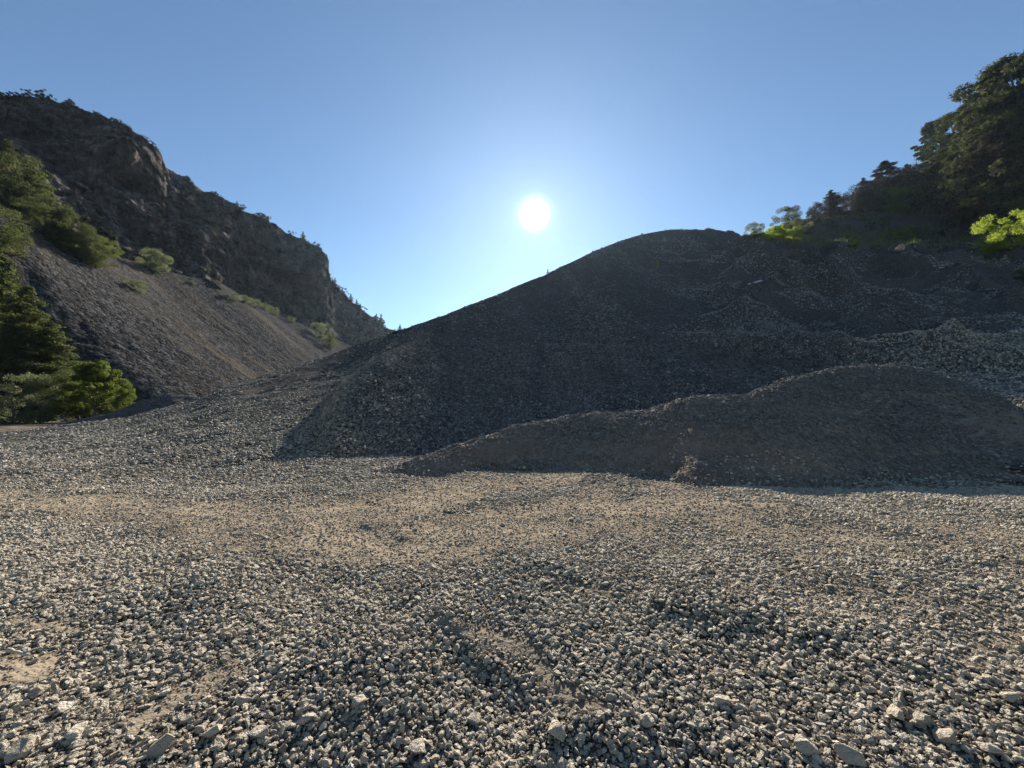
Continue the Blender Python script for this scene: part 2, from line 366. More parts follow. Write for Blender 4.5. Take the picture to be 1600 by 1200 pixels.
def leaf_mat(name, dark, light, tr, tk=0.45):
    m = newmat(name); b = NB(m)
    oi = b.n.new('ShaderNodeObjectInfo')
    big = b.noise(0.7, 3); f = b.attr('tone')
    c = b.mix(f, dark, light)
    c = b.mix(b.math('MULTIPLY', b.ramp(big, [(.35, (0, 0, 0)), (.65, (1, 1, 1))]), .4), c, dark)
    c = b.mix(b.math('MULTIPLY', oi.outputs['Random'], .3), c, (0.07, 0.06, 0.03))
    b.out(c, .8, None, .08, trans=(b.mix(f, tuple(x * .7 for x in tr), tr), tk)); return m
L_conifer = leaf_mat('conifer_needles', (0.025, 0.034, 0.016), (0.06, 0.068, 0.028), (0.10, 0.11, 0.035), .35)
L_brown = leaf_mat('brownish_needles', (0.030, 0.026, 0.018), (0.075, 0.06, 0.04), (0.10, 0.075, 0.04), .25)
L_green = leaf_mat('fresh_leaves', (0.035, 0.045, 0.018), (0.085, 0.095, 0.035), (0.16, 0.18, 0.05), .4)
L_bright = leaf_mat('bright_leaves', (0.05, 0.075, 0.015), (0.15, 0.19, 0.035), (0.48, 0.58, 0.07), .55)  # lime green lightened to stand in for sun on bushes in shade
L_mid = leaf_mat('mid_green_leaves', (0.028, 0.042, 0.014), (0.08, 0.10, 0.025), (0.22, 0.27, 0.04), .45)
L_grass = leaf_mat('grass_blades', (0.07, 0.075, 0.04), (0.17, 0.18, 0.08), (0.34, 0.36, 0.13), .5)
L_olive = leaf_mat('grey_green_leaves', (0.055, 0.065, 0.04), (0.14, 0.15, 0.09), (0.25, 0.28, 0.12), .45)
L_scrub = leaf_mat('dark_scrub', (0.018, 0.022, 0.014), (0.05, 0.052, 0.03), (0.09, 0.09, 0.04), .3)

# ---------------------------------------------------------------- terrain meshes
def polar_ground():
    fr = np.radians(np.linspace(-66, 66, 1100)); bk = np.radians(np.linspace(66, 294, 90))[1:]
    az = np.concatenate([fr, bk])
    r = np.concatenate([[0.02], np.geomspace(0.4, 30, 620), np.geomspace(31, 2500, 60)])
    Rg, Az = np.meshgrid(r, az, indexing='ij')
    X, Y = Rg * np.sin(Az), Rg * np.cos(Az)
    Z = Hground(X, Y)
    D = np.where(Y > 0.3, dust(X, np.maximum(Y, .3), Z), 0.3)
    f = grid_faces(len(r), len(az), flip=True)
    me = np_mesh('gravel_ground', np.stack([X, Y, Z], -1).reshape(-1, 3), f, M_ground, attr={'dust': D.ravel()})
    return tag(link('gravel_ground', me), kind='structure')
tag(polar_ground(), 'pale stony gravel lot crossed by a tan dusty track', None, None)
def strip(name, H, A0, A1, na, ys, mat, label, dustf=None, pad=None):
    A = np.linspace(A0, A1, na); t = ys
    AA, TT = np.meshgrid(A, t, indexing='ij')
    y0, y1 = pad[0](AA), pad[1](AA)
    Y = y0 + (y1 - y0) * TT; X = AA * Y; Z = H(X, Y)
    D = dust(X, Y, Z) if dustf is None else dustf(X, Y, Z)
    me = np_mesh(name, np.stack([X, Y, Z], -1).reshape(-1, 3), grid_faces(na, len(t)), mat, attr={'dust': D.ravel()})
    return tag(link(name, me), label, kind='structure')
def berm_dust(X, Y, Z): return np.clip(0.45 + 0.7 * fbm(X / 2.2, Z / 0.5, Y / 6, s=91, o=3), 0, 1)
strip('gravel_berm', Hberm, -0.7, 1.95, 1300, np.linspace(0, 1, 260), M_berm, 'long low gravel ridge with a shaded brown front face', berm_dust,
      (lambda a: bY(a) - 6.0, lambda a: bY(a) + 5.5))
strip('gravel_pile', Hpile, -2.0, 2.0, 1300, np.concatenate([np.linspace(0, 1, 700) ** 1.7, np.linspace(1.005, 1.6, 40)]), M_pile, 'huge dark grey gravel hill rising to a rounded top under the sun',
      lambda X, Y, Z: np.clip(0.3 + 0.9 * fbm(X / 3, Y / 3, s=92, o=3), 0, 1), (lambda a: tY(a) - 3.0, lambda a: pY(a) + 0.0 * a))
strip('wooded_hillside', Hhill, 0.40, 2.0, 420, np.linspace(0, 1, 260), M_hill, 'dark terraced hillside behind the gravel hill', lambda X, Y, Z: 0 * X + .3, (lambda a: hbY(a) - 3.0, lambda a: htY(a) + 30))
strip('dark_gravel_mound', Hmound, -1.6, -0.6, 260, np.linspace(0, 1, 90), M_pile, 'low dark gravel mound in front of the leafy shrubs', lambda X, Y, Z: 0 * X + .2, (lambda a: mY(a) - 6, lambda a: mY(a) + 6))

# left valley wall: scree fan with the cliff above it
ST = [(-260, 262, 55), (-60, 320, 66), (20, 342, 75), (110, 372, 92), (190, 402, 115), (265, 425, 130), (335, 441, 148), (362, 446, 172), (410, 478, 190), (450, 492, 205), (500, 520, 225), (550, 541, 245), (600, 562, 270), (660, 590, 300)]
stp = np.array([at(*p) for p in ST])
toe = np.array([(-95, 46), (-74, 60), (-60, 72), (-54, 90), (-50, 115), (-48, 130), (-47, 148), (-47, 172), (-47, 190), (-47, 205), (-46, 225), (-45, 245), (-44, 270), (-42, 300)], float)
sv = np.linspace(0, 1, 560); su = np.linspace(0, 1, 260)
kk = np.linspace(0, 1, len(ST))
def sm(v, w=14):
    k = np.exp(-(np.arange(-3 * w, 3 * w + 1) / w) ** 2); k /= k.sum(); return np.convolve(np.pad(v, 3 * w, mode='edge'), k, mode='valid')
top3 = np.stack([sm(np.interp(sv, kk, stp[:, i]), 7) for i in range(3)], 1)
toe3 = np.stack([sm(np.interp(sv, kk, toe[:, 0])), sm(np.interp(sv, kk, toe[:, 1])), np.full(len(sv), -1.0)], 1)
U = su[None, :, None]; G = toe3[:, None, :] * (1 - U) + top3[:, None, :] * U
sag = -2.5 * np.sin(np.pi * su)[None, :]
along = np.linspace(0, 320, len(sv))[:, None] + 0 * su[None, :]
rill = 0.55 * fbm(along / 11 + .9 * vn(along / 30, su[None, :] * 4, s=3), su[None, :] * 1.1, s=101, o=3) + .14 * fbm(along / 2.5 + vn(along / 12, su[None, :] * 5, s=106), su[None, :] * 3.5, s=102, o=2)
rill = rill + 0.25 * fbm(G[..., 1] / 1.5, G[..., 2] / 1.5, s=103, o=2)
G[..., 2] += sag + rill * np.sin(np.pi * np.clip(su, 0.02, 0.92))[None, :]
skirt = G[:, -1:, :] + np.array([-6, 3, -30])
G2 = np.concatenate([G, skirt], 1)
sd_ = np.clip(1.1 * fbm(along / 7, su[None, :] * 1.2, s=104, o=3), 0, 1); sd_ = np.concatenate([sd_, sd_[:, -1:]], 1)
me = np_mesh('scree_slope', G2.reshape(-1, 3), grid_faces(G2.shape[0], G2.shape[1]), M_scree, attr={'dust': sd_.ravel()})
tag(link('scree_slope', me), 'steep dark grey scree fan below the cliff', kind='structure')

def depthmap(name, xs, base, topc, dbase, dtop, nx, nv, mat, label, amp, back, seed, extra=None):
    px = np.linspace(xs[0], xs[1], nx); v = np.linspace(0, 1, nv)
    ip = lambda c: np.interp(px, [p[0] for p in c], [p[1] for p in c])
    yb, yt = ip(base), ip(topc); Db, Dt = sm(ip(dbase), 3), sm(ip(dtop), 3)
    PX = px[:, None] + 0 * v; PY = yb[:, None] * (1 - v) + yt[:, None] * v
    D = Db[:, None] * (1 - v ** 0.8) + Dt[:, None] * v ** 0.8
    if extra is not None: D = D + extra(PX, PY, v[None, :] + 0 * PX)
    cx = (PX - 800) / F; cy = (600 - PY) / F
    dx, dy, dz = cx, CP - cy * SP, SP + cy * CP
    X, Y, Z = dx / dy * D, D, CAMZ + dz / dy * D
    sc = amp
    r1 = (1 - np.abs(vn(X / 22, Y / 22, Z / 30, s=seed))) * 1.2 - .6
    r2 = (1 - np.abs(vn(X / 8, Y / 8, Z / 17, s=seed + 1))) - .5
    r3 = fbm(X / 3.5, Y / 3.5, Z / 3.5, s=seed + 2, o=4, g=.6)
    q = (Z + .30 * X * -1 + .12 * Y + 5 * r1 + 2.5 * vn(X / 9, Y / 9, Z / 9, s=seed + 7)) / 8.5
    fr = q - np.floor(q); led = (sstep(0, .18, fr) - fr) * (.7 + .6 * vn(X / 20, Y / 20, Z / 20, s=seed + 8))
    bl = vn(np.floor((X + Y * .6) / 3.2 + r1), np.floor(Z / 2.6 + r2), 0, s=seed + 9)
    n = sc * (1.9 * r1 + 1.3 * r2 + .55 * r3 + .7 * led + .45 * bl)
    edge = 1 - 0.6 * sstep(.93, 1, v)[None, :]
    X = X + 0.75 * n * edge; Y = Y - 0.65 * n * edge; Z = Z + .35 * sc * r3 + 0.25 * sc * r2
    last = np.stack([X[:, -1], Y[:, -1], Z[:, -1]], -1)
    add = [last + np.array([-k * .5, k, -k * .35 - .3]) * 1.0 for k in (4, 15, 50, 140)]
    P = np.concatenate([np.stack([X, Y, Z], -1), np.stack(add, 1)], 1)
    me = np_mesh(name, P.reshape(-1, 3), grid_faces(P.shape[0], P.shape[1]), mat)
    return tag(link(name, me), label, kind='structure')
cb = [(-420, 330), (20, 372), (110, 405), (190, 432), (265, 452), (335, 462), (362, 476), (410, 500), (450, 515), (550, 565), (600, 580), (660, 600)]
ctop = [(-420, 160), (-150, 170), (0, 153), (20, 150), (40, 151), (100, 166), (150, 181), (205, 206), (240, 231), (251, 242), (253, 260), (300, 287), (350, 314), (370, 324), (440, 360), (480, 380), (500, 390), (511, 400), (514, 436), (540, 463), (560, 480), (600, 511), (630, 527), (660, 540)]
cdb = [(-420, 60), (20, 80), (110, 97), (190, 119), (265, 133), (340, 146), (352, 152), (362, 178), (410, 196), (450, 211), (500, 229), (550, 249), (660, 305)]
cdt = [(-420, 120), (0, 135), (100, 150), (200, 160), (249, 166), (258, 174), (340, 200), (370, 205), (440, 225), (510, 245), (520, 275), (560, 300), (660, 340)]
def bulges(PX, PY, v):
    e = -9 * np.exp(-((PX - 305) / 50) ** 2 - ((PY - 390) / 55) ** 2) * 1.0
    e = e - 9 * np.exp(-((PX - 200) / 50) ** 2 - ((PY - 235) / 32) ** 2)
    e = e + 7 * np.exp(-((PX - 215) / 70) ** 2 - ((PY - 300 - (PX - 215) * .35) / 16) ** 2)
    e = e + 7 * np.exp(-((PY - 452 - (PX - 470) * .30) / 10) ** 2) * sstep(400, 440, PX) * sstep(580, 540, PX)
    e = e - 8 * np.exp(-((PX - 480) / 45) ** 2 - ((PY - 420) / 25) ** 2)
    return e
depthmap('rock_cliff', (-420, 660), cb, ctop, cdb, cdt, 760, 330, M_rock, 'dark craggy cliff with scrub on top of the scree slope', 3.0, 0, 200, bulges)
depthmap('distant_ridge', (560, 760), [(560, 620), (760, 620)], [(560, 500), (600, 512), (625, 519), (650, 530), (760, 570)], [(560, 440), (760, 460)], [(560, 520), (760, 540)], 120, 60, M_hill, 'hazy far ridge at the end of the valley', 2.5, 0, 260)

# pale road far left
rv = []
for i, s in enumerate(np.linspace(0, 1, 14)):
    yy = 58 + 12 * s; xx = -58 - 70 * s
    for k in range(3): rv.append((xx + (k - 1) * .8, yy + (k - 1) * 3.4, .06 + float(Hground(np.array(xx), np.array(yy)))))
tag(link('road', np_mesh('road', rv, grid_faces(14, 3), M_road)), kind='structure')
bpy.context.view_layer.update()
DG = bpy.context.evaluated_depsgraph_get()
def hit(px, py):
    d = ray(px, py); ok, loc, nor, *_ = S.ray_cast(DG, Vector((0, 0, CAMZ)), Vector(tuple(d)).normalized())
    return (loc.copy() if ok else None), nor

# ---------------------------------------------------------------- stones
def rock_mesh(name, seed, mat, flat=0.6, elong=1.3):
    r = random.Random(seed); bm = bmesh.new()
    for _ in range(15):
        v = Vector((r.gauss(0, 1), r.gauss(0, 1), r.gauss(0, 1))).normalized()
        v *= r.uniform(.82, 1.1)
        bm.verts.new((v.x * elong * .5, v.y * .5, v.z * flat * .5))
    g = bmesh.ops.convex_hull(bm, input=bm.verts)
    bmesh.ops.delete(bm, geom=[e for e in g['geom_interior'] if isinstance(e, bmesh.types.BMVert)], context='VERTS')
    bmesh.ops.dissolve_limit(bm, angle_limit=math.radians(14), verts=bm.verts, edges=bm.edges)
    bmesh.ops.bevel(bm, geom=list(bm.edges), offset=.05, segments=2, affect='EDGES', profile=.6, clamp_overlap=True)
    bmesh.ops.triangulate(bm, faces=[f for f in bm.faces if len(f.verts) > 4])
    me = bpy.data.meshes.new(name); bm.to_mesh(me); bm.free(); me.materials.append(mat)
    return me
def proto_coll(name, mat, n, seed):
    c = bpy.data.collections.new(name)
    for i in range(n):
        rr = random.Random(seed + i)
        o = bpy.data.objects.new('stone_shape', rock_mesh('stone_shape', seed + i, mat, rr.uniform(.45, .85), rr.uniform(1.05, 1.7))); c.objects.link(o)
    return c
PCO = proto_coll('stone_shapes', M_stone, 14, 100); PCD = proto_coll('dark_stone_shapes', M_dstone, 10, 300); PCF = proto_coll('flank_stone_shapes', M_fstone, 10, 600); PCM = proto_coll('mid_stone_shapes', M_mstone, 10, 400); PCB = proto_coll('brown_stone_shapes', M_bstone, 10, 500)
def scatter(name, pos, rot, scl, coll, label):
    me = bpy.data.meshes.new(name); n = len(pos)
    me.vertices.add(n); me.vertices.foreach_set('co', np.asarray(pos, np.float32).ravel())
    for an, av in (('rot', rot), ('scl', scl)):
        a = me.attributes.new(an, 'FLOAT_VECTOR', 'POINT'); a.data.foreach_set('vector', np.asarray(av, np.float32).ravel())
    o = link(name, me)
    ng = bpy.data.node_groups.new(name, 'GeometryNodeTree')
    ng.interface.new_socket('Geometry', in_out='INPUT', socket_type='NodeSocketGeometry'); ng.interface.new_socket('Geometry', in_out='OUTPUT', socket_type='NodeSocketGeometry')
    gi = ng.nodes.new('NodeGroupInput'); go = ng.nodes.new('NodeGroupOutput')
    ip = ng.nodes.new('GeometryNodeInstanceOnPoints'); ci = ng.nodes.new('GeometryNodeCollectionInfo')
    ci.inputs['Collection'].default_value = coll; ci.inputs['Separate Children'].default_value = True; ci.inputs['Reset Children'].default_value = True
    ip.inputs['Pick Instance'].default_value = True
    ra = ng.nodes.new('GeometryNodeInputNamedAttribute'); ra.data_type = 'FLOAT_VECTOR'; ra.inputs[0].default_value = 'rot'
    sa = ng.nodes.new('GeometryNodeInputNamedAttribute'); sa.data_type = 'FLOAT_VECTOR'; sa.inputs[0].default_value = 'scl'
    e2r = ng.nodes.new('FunctionNodeEulerToRotation')
    lk = ng.links.new
    lk(gi.outputs[0], ip.inputs['Points']); lk(ci.outputs[0], ip.inputs['Instance']); lk(ra.outputs[0], e2r.inputs[0]); lk(e2r.outputs[0], ip.inputs['Rotation']); lk(sa.outputs[0], ip.inputs['Scale'])
    lk(ip.outputs[0], go.inputs[0])
    md = o.modifiers.new('stones', 'NODES'); md.node_group = ng
    return tag(o, label, 'gravel', kind='stuff')
def topz(x, y):
    return np.maximum.reduce([Hground(x, y), Hberm(x, y), Hpile(x, y)])
def slope_rot(x, y, n, tilt):
    e = 0.05
    gx = (topz(x + e, y) - topz(x - e, y)) / (2 * e); gy = (topz(x, y + e) - topz(x, y - e)) / (2 * e)
    gx, gy = np.clip(gx, -1.2, 1.2), np.clip(gy, -1.2, 1.2)
    rx = np.arctan(gy) + RNG.normal(0, tilt, n); ry = -np.arctan(gx) + RNG.normal(0, tilt, n)
    return np.stack([rx, ry, RNG.uniform(0, 6.283, n)], 1)
def field(n, y0, y1, s0, s1, sig, keepf, tilt=.3, amax=1.45, pw=1.0, embed=.2):
    # points spread evenly over the ground (pw=1) or thinning with distance (pw<1)
    u = RNG.uniform(0, 1, n); e = pw + 1
    Y = (y0 ** e + u * (y1 ** e - y0 ** e)) ** (1 / e)
    X = RNG.uniform(-amax, amax, n) * (Y + .25)
    Z = topz(X, Y); d = dust(X, Y, Z)
    kp = RNG.uniform(0, 1, n) < keepf(X, Y, Z, d)
    X, Y, Z = X[kp], Y[kp], Z[kp]; m = len(X)
    s = (s0 + (s1 - s0) * (Y - y0) / (y1 - y0)) * np.exp(np.clip(RNG.normal(0, sig, m), -1.2, .75))
    rot = slope_rot(X, Y, m, tilt)
    return np.stack([X, Y, Z + s * embed * RNG.uniform(.3, 1.3, m)], 1), rot, np.stack([s, s, s], 1)
def cat(*fs): return [np.concatenate([f[i] for f in fs]) for i in range(3)]
kA = lambda x, y, z, d: np.clip(1.25 - 1.75 * d, .02, 1)
kS = lambda x, y, z, d: np.clip(1.1 - 1.0 * d, .32, 1)
fA = field(225000, 1.2, 8.0, .0205, .033, .44, kA, tilt=.45)
fB = field(110000, 1.2, 6.0, .010, .014, .35, kS, tilt=.5)
fB2 = field(6500, 1.2, 9.0, .040, .055, .2, lambda x, y, z, d: np.clip(.8 - d, 0, 1), embed=.15)
fC = field(170000, 7.0, 18.0, .036, .075, .42, lambda x, y, z, d: np.clip(1.2 - 1.6 * d, .03, 1) * np.where(Hpile(x, y) < Hground(x, y) + .03, .55 + .45 * sstep(11, 8, y), (x < -3.5) * np.clip(.5 - (y - 10.5) / 16, 0, 1)) * (Hberm(x, y) < Hground(x, y) + .12) * (1 - .6 * ((Hberm(x, y) > Hground(x, y) + .05) & (y < bY(x / y) - .3))), embed=.15)
fE = field(60000, 3.0, 10.0, .018, .024, .3, lambda x, y, z, d: sstep(.2, .5, d) * .9)
_m = RNG.uniform(0, 1, len(fC[0])) < .68
scatter('brown_gravel', *[a[_m] for a in fC], PCF, 'finer brownish gravel over the middle of the lot')
fC = [a[~_m] for a in fC]
scatter('loose_gravel', *cat(fA, fB, fB2, fC, fE), PCO, 'loose pale grey crushed stones covering the open lot')
def lobes(x, y):               # lighter stones put sun flecks into the colour in lobes over darker gravel
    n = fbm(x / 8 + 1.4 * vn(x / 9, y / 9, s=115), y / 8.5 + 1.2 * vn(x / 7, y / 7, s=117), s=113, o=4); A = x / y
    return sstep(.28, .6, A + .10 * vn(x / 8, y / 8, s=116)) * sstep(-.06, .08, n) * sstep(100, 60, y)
def kP(x, y, z, d):
    n = .5 * fbm(x / 3, y / 4.5, s=111, o=3) + .9 * fbm(x / 1.8 + .3 * vn(x / 3, y / 5, s=3), y / 17, s=118, o=3); A = x / y
    k = np.clip(.45 + 1.3 * n + .4 * sstep(22, 14, y), .10, 1)
    k = k * (1 - .9 * sstep(.25, .5, A) * (1 - lobes(x, y))) * (1 - .5 * sstep(.2, .5, (y - tY(A)) / (pY(A) - tY(A))) * sstep(-.4, -.2, A))  # bare darker gravel between the lobes stands in for shade pockets
    return (Hpile(x, y) > Hground(x, y) - .02) * k
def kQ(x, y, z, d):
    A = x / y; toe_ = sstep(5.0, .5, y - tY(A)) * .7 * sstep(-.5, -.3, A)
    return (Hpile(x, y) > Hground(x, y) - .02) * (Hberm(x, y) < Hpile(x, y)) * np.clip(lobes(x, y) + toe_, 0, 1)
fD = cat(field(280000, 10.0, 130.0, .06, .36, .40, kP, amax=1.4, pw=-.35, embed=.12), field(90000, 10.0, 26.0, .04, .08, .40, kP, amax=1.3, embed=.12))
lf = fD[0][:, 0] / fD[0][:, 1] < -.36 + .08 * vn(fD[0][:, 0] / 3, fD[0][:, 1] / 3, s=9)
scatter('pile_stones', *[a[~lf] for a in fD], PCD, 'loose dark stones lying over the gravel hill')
scatter('flank_stones', *[a[lf] for a in fD], PCF, 'brownish stones on the gently rising left flank of the gravel hill')
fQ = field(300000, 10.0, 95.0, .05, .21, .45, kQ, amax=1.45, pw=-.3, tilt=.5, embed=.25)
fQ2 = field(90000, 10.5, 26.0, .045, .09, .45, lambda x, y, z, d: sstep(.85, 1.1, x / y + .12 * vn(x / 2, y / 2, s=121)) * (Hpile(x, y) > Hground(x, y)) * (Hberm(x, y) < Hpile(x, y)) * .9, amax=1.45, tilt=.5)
scatter('sun_pale_stones', *fQ2, PCO, 'pale stones standing in for sunlit gravel behind the right end of the low gravel ridge')  # sunlit look put into the stone colour in this shaded corner
scatter('fleck_stones', *fQ, PCM, 'lighter grey stones standing in for sun flecks in lobes on the right of the gravel hill')
def kR(x, y, z, d):
    b = Hberm(x, y); front = bY(x / y) - y
    n = np.clip(0.5 + 1.3 * fbm(x / 2.2, b / 0.5, y / 6, s=91, o=3), 0, 1)
    return (b > Hground(x, y) + .03) * (b > Hpile(x, y) - .02) * np.where(front > .5, np.clip(1.15 - 1.2 * n, .15, .95), 1.0)
fR = field(170000, 6.5, 18.0, .034, .065, .48, kR, tilt=.45, embed=.05)
scatter('berm_stones', *fR, PCB, 'brownish stones on the low gravel ridge')

# ---------------------------------------------------------------- larger stones one can pick out
BIG = [(1352, 1036, .085), (1255, 1172, .10), (1440, 1130, .09), (1478, 1160, .10), (1545, 1175, .09), (1330, 1190, .11), (1130, 1100, .085), (1010, 1130, .09), (870, 1150, .10), (655, 1175, .10), (405, 1150, .09), (250, 1175, .10),
       (120, 1150, .09), (60, 1085, .085), (180, 1010, .08), (100, 1110, .085), (560, 1100, .085), (1400, 1120, .09), (1580, 1095, .085), (1230, 1050, .08), (1035, 1010, .075), (960, 1005, .075), (330, 1150, .10), (480, 1130, .08), (30, 1180, .10), (740, 1130, .085)]
rocks_big = [rock_mesh('large_stone', 900 + i, M_stone, .7, 1.35) for i in range(6)]
for i, (px, py, s) in enumerate(BIG):
    p, nn = hit(px, py)
    if p is None: continue
    o = link('large_stone', rocks_big[i % 6]); z = float(topz(np.array(p.x), np.array(p.y)))
    o.location = (p.x, p.y, z + s * .28); o.scale = (s, s, s); o.rotation_euler = (random.uniform(-.4, .4), random.uniform(-.4, .4), random.uniform(0, 6.28))
    tag(o, 'larger angular pale stone lying among the foreground gravel', 'stone', 'larger stones in the foreground gravel')

# ---------------------------------------------------------------- sticks, log, pipe
def tube(bm, pts, rads, seg=8):
    rings = []
    for i, p in enumerate(pts):
        a = pts[min(i + 1, len(pts) - 1)] - pts[max(i - 1, 0)]; q = a.to_track_quat('Z', 'Y')
        rings.append([bm.verts.new(p + q @ Vector((math.cos(t) * rads[i], math.sin(t) * rads[i], 0))) for t in [k * 2 * math.pi / seg for k in range(seg)]])
    for a, b in zip(rings[:-1], rings[1:]):
        for k in range(seg): bm.faces.new((a[k], a[(k + 1) % seg], b[(k + 1) % seg], b[k]))
    bm.faces.new(rings[0][::-1]); bm.faces.new(rings[-1])
def bm_mesh(name, bm, mat, smooth=True):
    me = bpy.data.meshes.new(name); bm.normal_update(); bm.to_mesh(me); bm.free(); me.materials.append(mat)
    if smooth:
        for p in me.polygons: p.use_smooth = True
    return me
def wood(name, pa, pb, r, mat, label, cat, fork=True, lift=.02):
    a, _ = hit(*pa); b, _ = hit(*pb)
    c = (a + b) / 2; bm = bmesh.new(); n = 7; rr = random.Random(pa[0])
    up = Vector((0, 0, lift + r * .6))
    pts = [a.lerp(b, i / (n - 1)) - c + up + Vector((rr.uniform(-1, 1), rr.uniform(-1, 1), rr.uniform(-.2, 1))) * r * .5 for i in range(n)]
    tube(bm, pts, [r * (1.0 - .45 * i / (n - 1)) for i in range(n)])
    if fork:
        d = (b - a); f = pts[4]; sd2 = Vector((-d.y, d.x, d.length * .3)).normalized()
        tube(bm, [f, f + d * .15 + sd2 * d.length * .12, f + d * .25 + sd2 * d.length * .28], [r * .6, r * .45, r * .2], 6)
        f = pts[2]; tube(bm, [f, f + d * .1 - sd2 * d.length * .14], [r * .45, r * .15], 6)
    o = link(name, bm_mesh(name, bm, mat)); o.location = c
    return tag(o, label, cat)
wood('driftwood_stick', (346, 1002), (372, 985), .016, M_drift, 'short pale forked stick on the foreground stones', 'stick', lift=.05)
wood('driftwood_stick', (10, 1028), (44, 1036), .012, M_drift, 'thin pale twig beside the sandy patch at the left edge', 'stick', lift=.04)
wood('fallen_log', (1512, 381), (1553, 386), .16, M_drift, 'pale bare log lying in front of the bright bush', 'log', fork=False, lift=.1)
p1, _ = hit(1170, 447); p2, _ = hit(1190, 442)
bm = bmesh.new(); c = (p1 + p2) / 2; tube(bm, [p1 - c + Vector((0, 0, .2)), (p2 - p1) * .1 + Vector((0, 0, .22)), p2 - c + Vector((0, 0, .26))], [.10] * 3, 12)
o = link('white_pipe', bm_mesh('white_pipe', bm, M_pipe)); o.location = c
tag(o, 'straight white pipe lying high on the dark gravel hill', 'pipe')
p, _ = hit(137, 650)
if p:
    o = link('white_boulder', rock_mesh('white_boulder', 950, plain('pale_rock', (.5, .48, .42), (.7, .68, .62)), .6, 1.4)); s = .028 * p.y * .6; o.scale = (s, s, s); o.location = p + Vector((0, 0, s * .2))
    tag(o, 'single white boulder at the foot of the leafy shrubs', 'boulder')

# ---------------------------------------------------------------- trees and shrubs (unit height 1, scaled when placed)
def leaves(clumps, n, size, seed, aspect=.55, up=.35):
    r = np.random.default_rng(seed); C = np.array([c[0] for c in clumps]); Rr = np.array([c[1] for c in clumps])
    vol = (Rr.prod(1)) ** .66; k = r.choice(len(clumps), n, p=vol / vol.sum())
    d = r.normal(size=(n, 3)); d /= np.linalg.norm(d, axis=1)[:, None]
    rad = r.uniform(0.25, 1.0, n) ** .5 * (1 + .12 * r.normal(size=n))
    P = C[k] + d * Rr[k] * rad[:, None]
    nrm = d * .6 + r.normal(size=(n, 3)) * .7 + np.array([0, 0, up]); nrm /= np.linalg.norm(nrm, axis=1)[:, None]
    t = np.cross(nrm, r.normal(size=(n, 3))); t /= np.linalg.norm(t, axis=1)[:, None]; b = np.cross(nrm, t)
    s = size * np.exp(r.normal(0, .3, n))[:, None]
    V = np.stack([P - t * s, P + b * s * aspect, P + t * s, P - b * s * aspect], 1).reshape(-1, 3)
    tone = np.clip(.5 + .3 * r.normal(size=n) + .25 * (r.uniform(size=len(clumps))[k] - .5), 0, 1)
    return V, np.arange(4 * n).reshape(-1, 4), np.repeat(tone, 4)
def trunk_mesh(name, clumps, h, r0, seed, mat, nl=14, lean=.03):
    rr = random.Random(seed); bm = bmesh.new(); n = 9
    pts = [Vector((math.sin(i * .9 + seed) * lean, math.cos(i * .7 + seed) * lean, -0.04 + (h + .04) * i / (n - 1))) for i in range(n)]
    pts[0].x = pts[0].y = 0
    tube(bm, pts, [r0 * (1.25 if i == 0 else 1) * (1 - .88 * i / (n - 1)) for i in range(n)], 8)
    for c in rr.sample(clumps, min(nl, len(clumps))):
        e = Vector(c[0]); z0 = max(.04, min(h * .95, e.z - .35 * math.hypot(e.x, e.y)))
        f = z0 / h * (n - 1); i = min(int(f), n - 2); s0 = pts[i].lerp(pts[i + 1], f - i)
        m = s0.lerp(e, .5) + Vector((0, 0, -.02)); w0 = r0 * (1 - .85 * z0 / h) * .5
        tube(bm, [s0, m, e], [w0, w0 * .6, w0 * .2], 5)
    return bm_mesh(name, bm, mat)
def cl_conifer(seed, R=.20, n=46, z0=.10, droop=.06, ragged=.35):
    r = random.Random(seed); out = []
    for i in range(n):
        z = z0 + (1 - z0) * (i / n) ** .95; rad = R * (1 - (z - z0) / (1 - z0)) ** .75 * r.uniform(1 - ragged, 1.15) + .01
        a = i * 2.4 + r.uniform(-.5, .5)
        for f, q in ((.35, .8), (.8, 1.0)):
            out.append(((math.cos(a) * rad * f, math.sin(a) * rad * f, z - droop * f * rad / R), (rad * .34 + .012, rad * .34 + .012, .018 + rad * .10)))
    out.append(((0, 0, .99), (.012, .012, .03))); return out
def cl_pine(seed, R=.26, n=54):
    r = random.Random(seed); out = []
    for i in range(n):
        z = .12 + .86 * (i / n) ** .9; prof = math.sin(math.pi * min(1, .18 + .80 * (z ** 1.1))) ** .6
        rad = R * prof * r.uniform(.4, 1.25); a = i * 2.4 + r.uniform(-.6, .6); s = R * r.uniform(.14, .34)
        out.append(((math.cos(a) * rad, math.sin(a) * rad, z), (s, s, s * .36)))
        if r.random() < .6: out.append(((math.cos(a) * rad * .5, math.sin(a) * rad * .5, z + .02), (s * .8, s * .8, s * .4)))
    return out
def cl_broad(seed, wx=.75, n=40, low=.08):
    r = random.Random(seed); out = []
    for i in range(n):
        a = r.uniform(0, 6.283); u = r.uniform(0, 1) ** .5; z = r.uniform(low, .92); p = math.sin(math.pi * (.12 + .80 * z)) ** .7
        s = r.uniform(.07, .15)
        out.append(((math.cos(a) * wx * .5 * u * p, math.sin(a) * wx * .5 * u * p, z), (s * min(1.2, wx + .2), s * min(1.2, wx + .2), s * .8)))
    return out
def cl_dead(seed):
    r = random.Random(seed); return [((math.cos(i * 2.4) * .13 * (1.1 - i / 22), math.sin(i * 2.4) * .13 * (1.1 - i / 22), .2 + .78 * i / 22 + r.uniform(-.02, .02)), (.02, .02, .012)) for i in range(22)]
KIND = {}
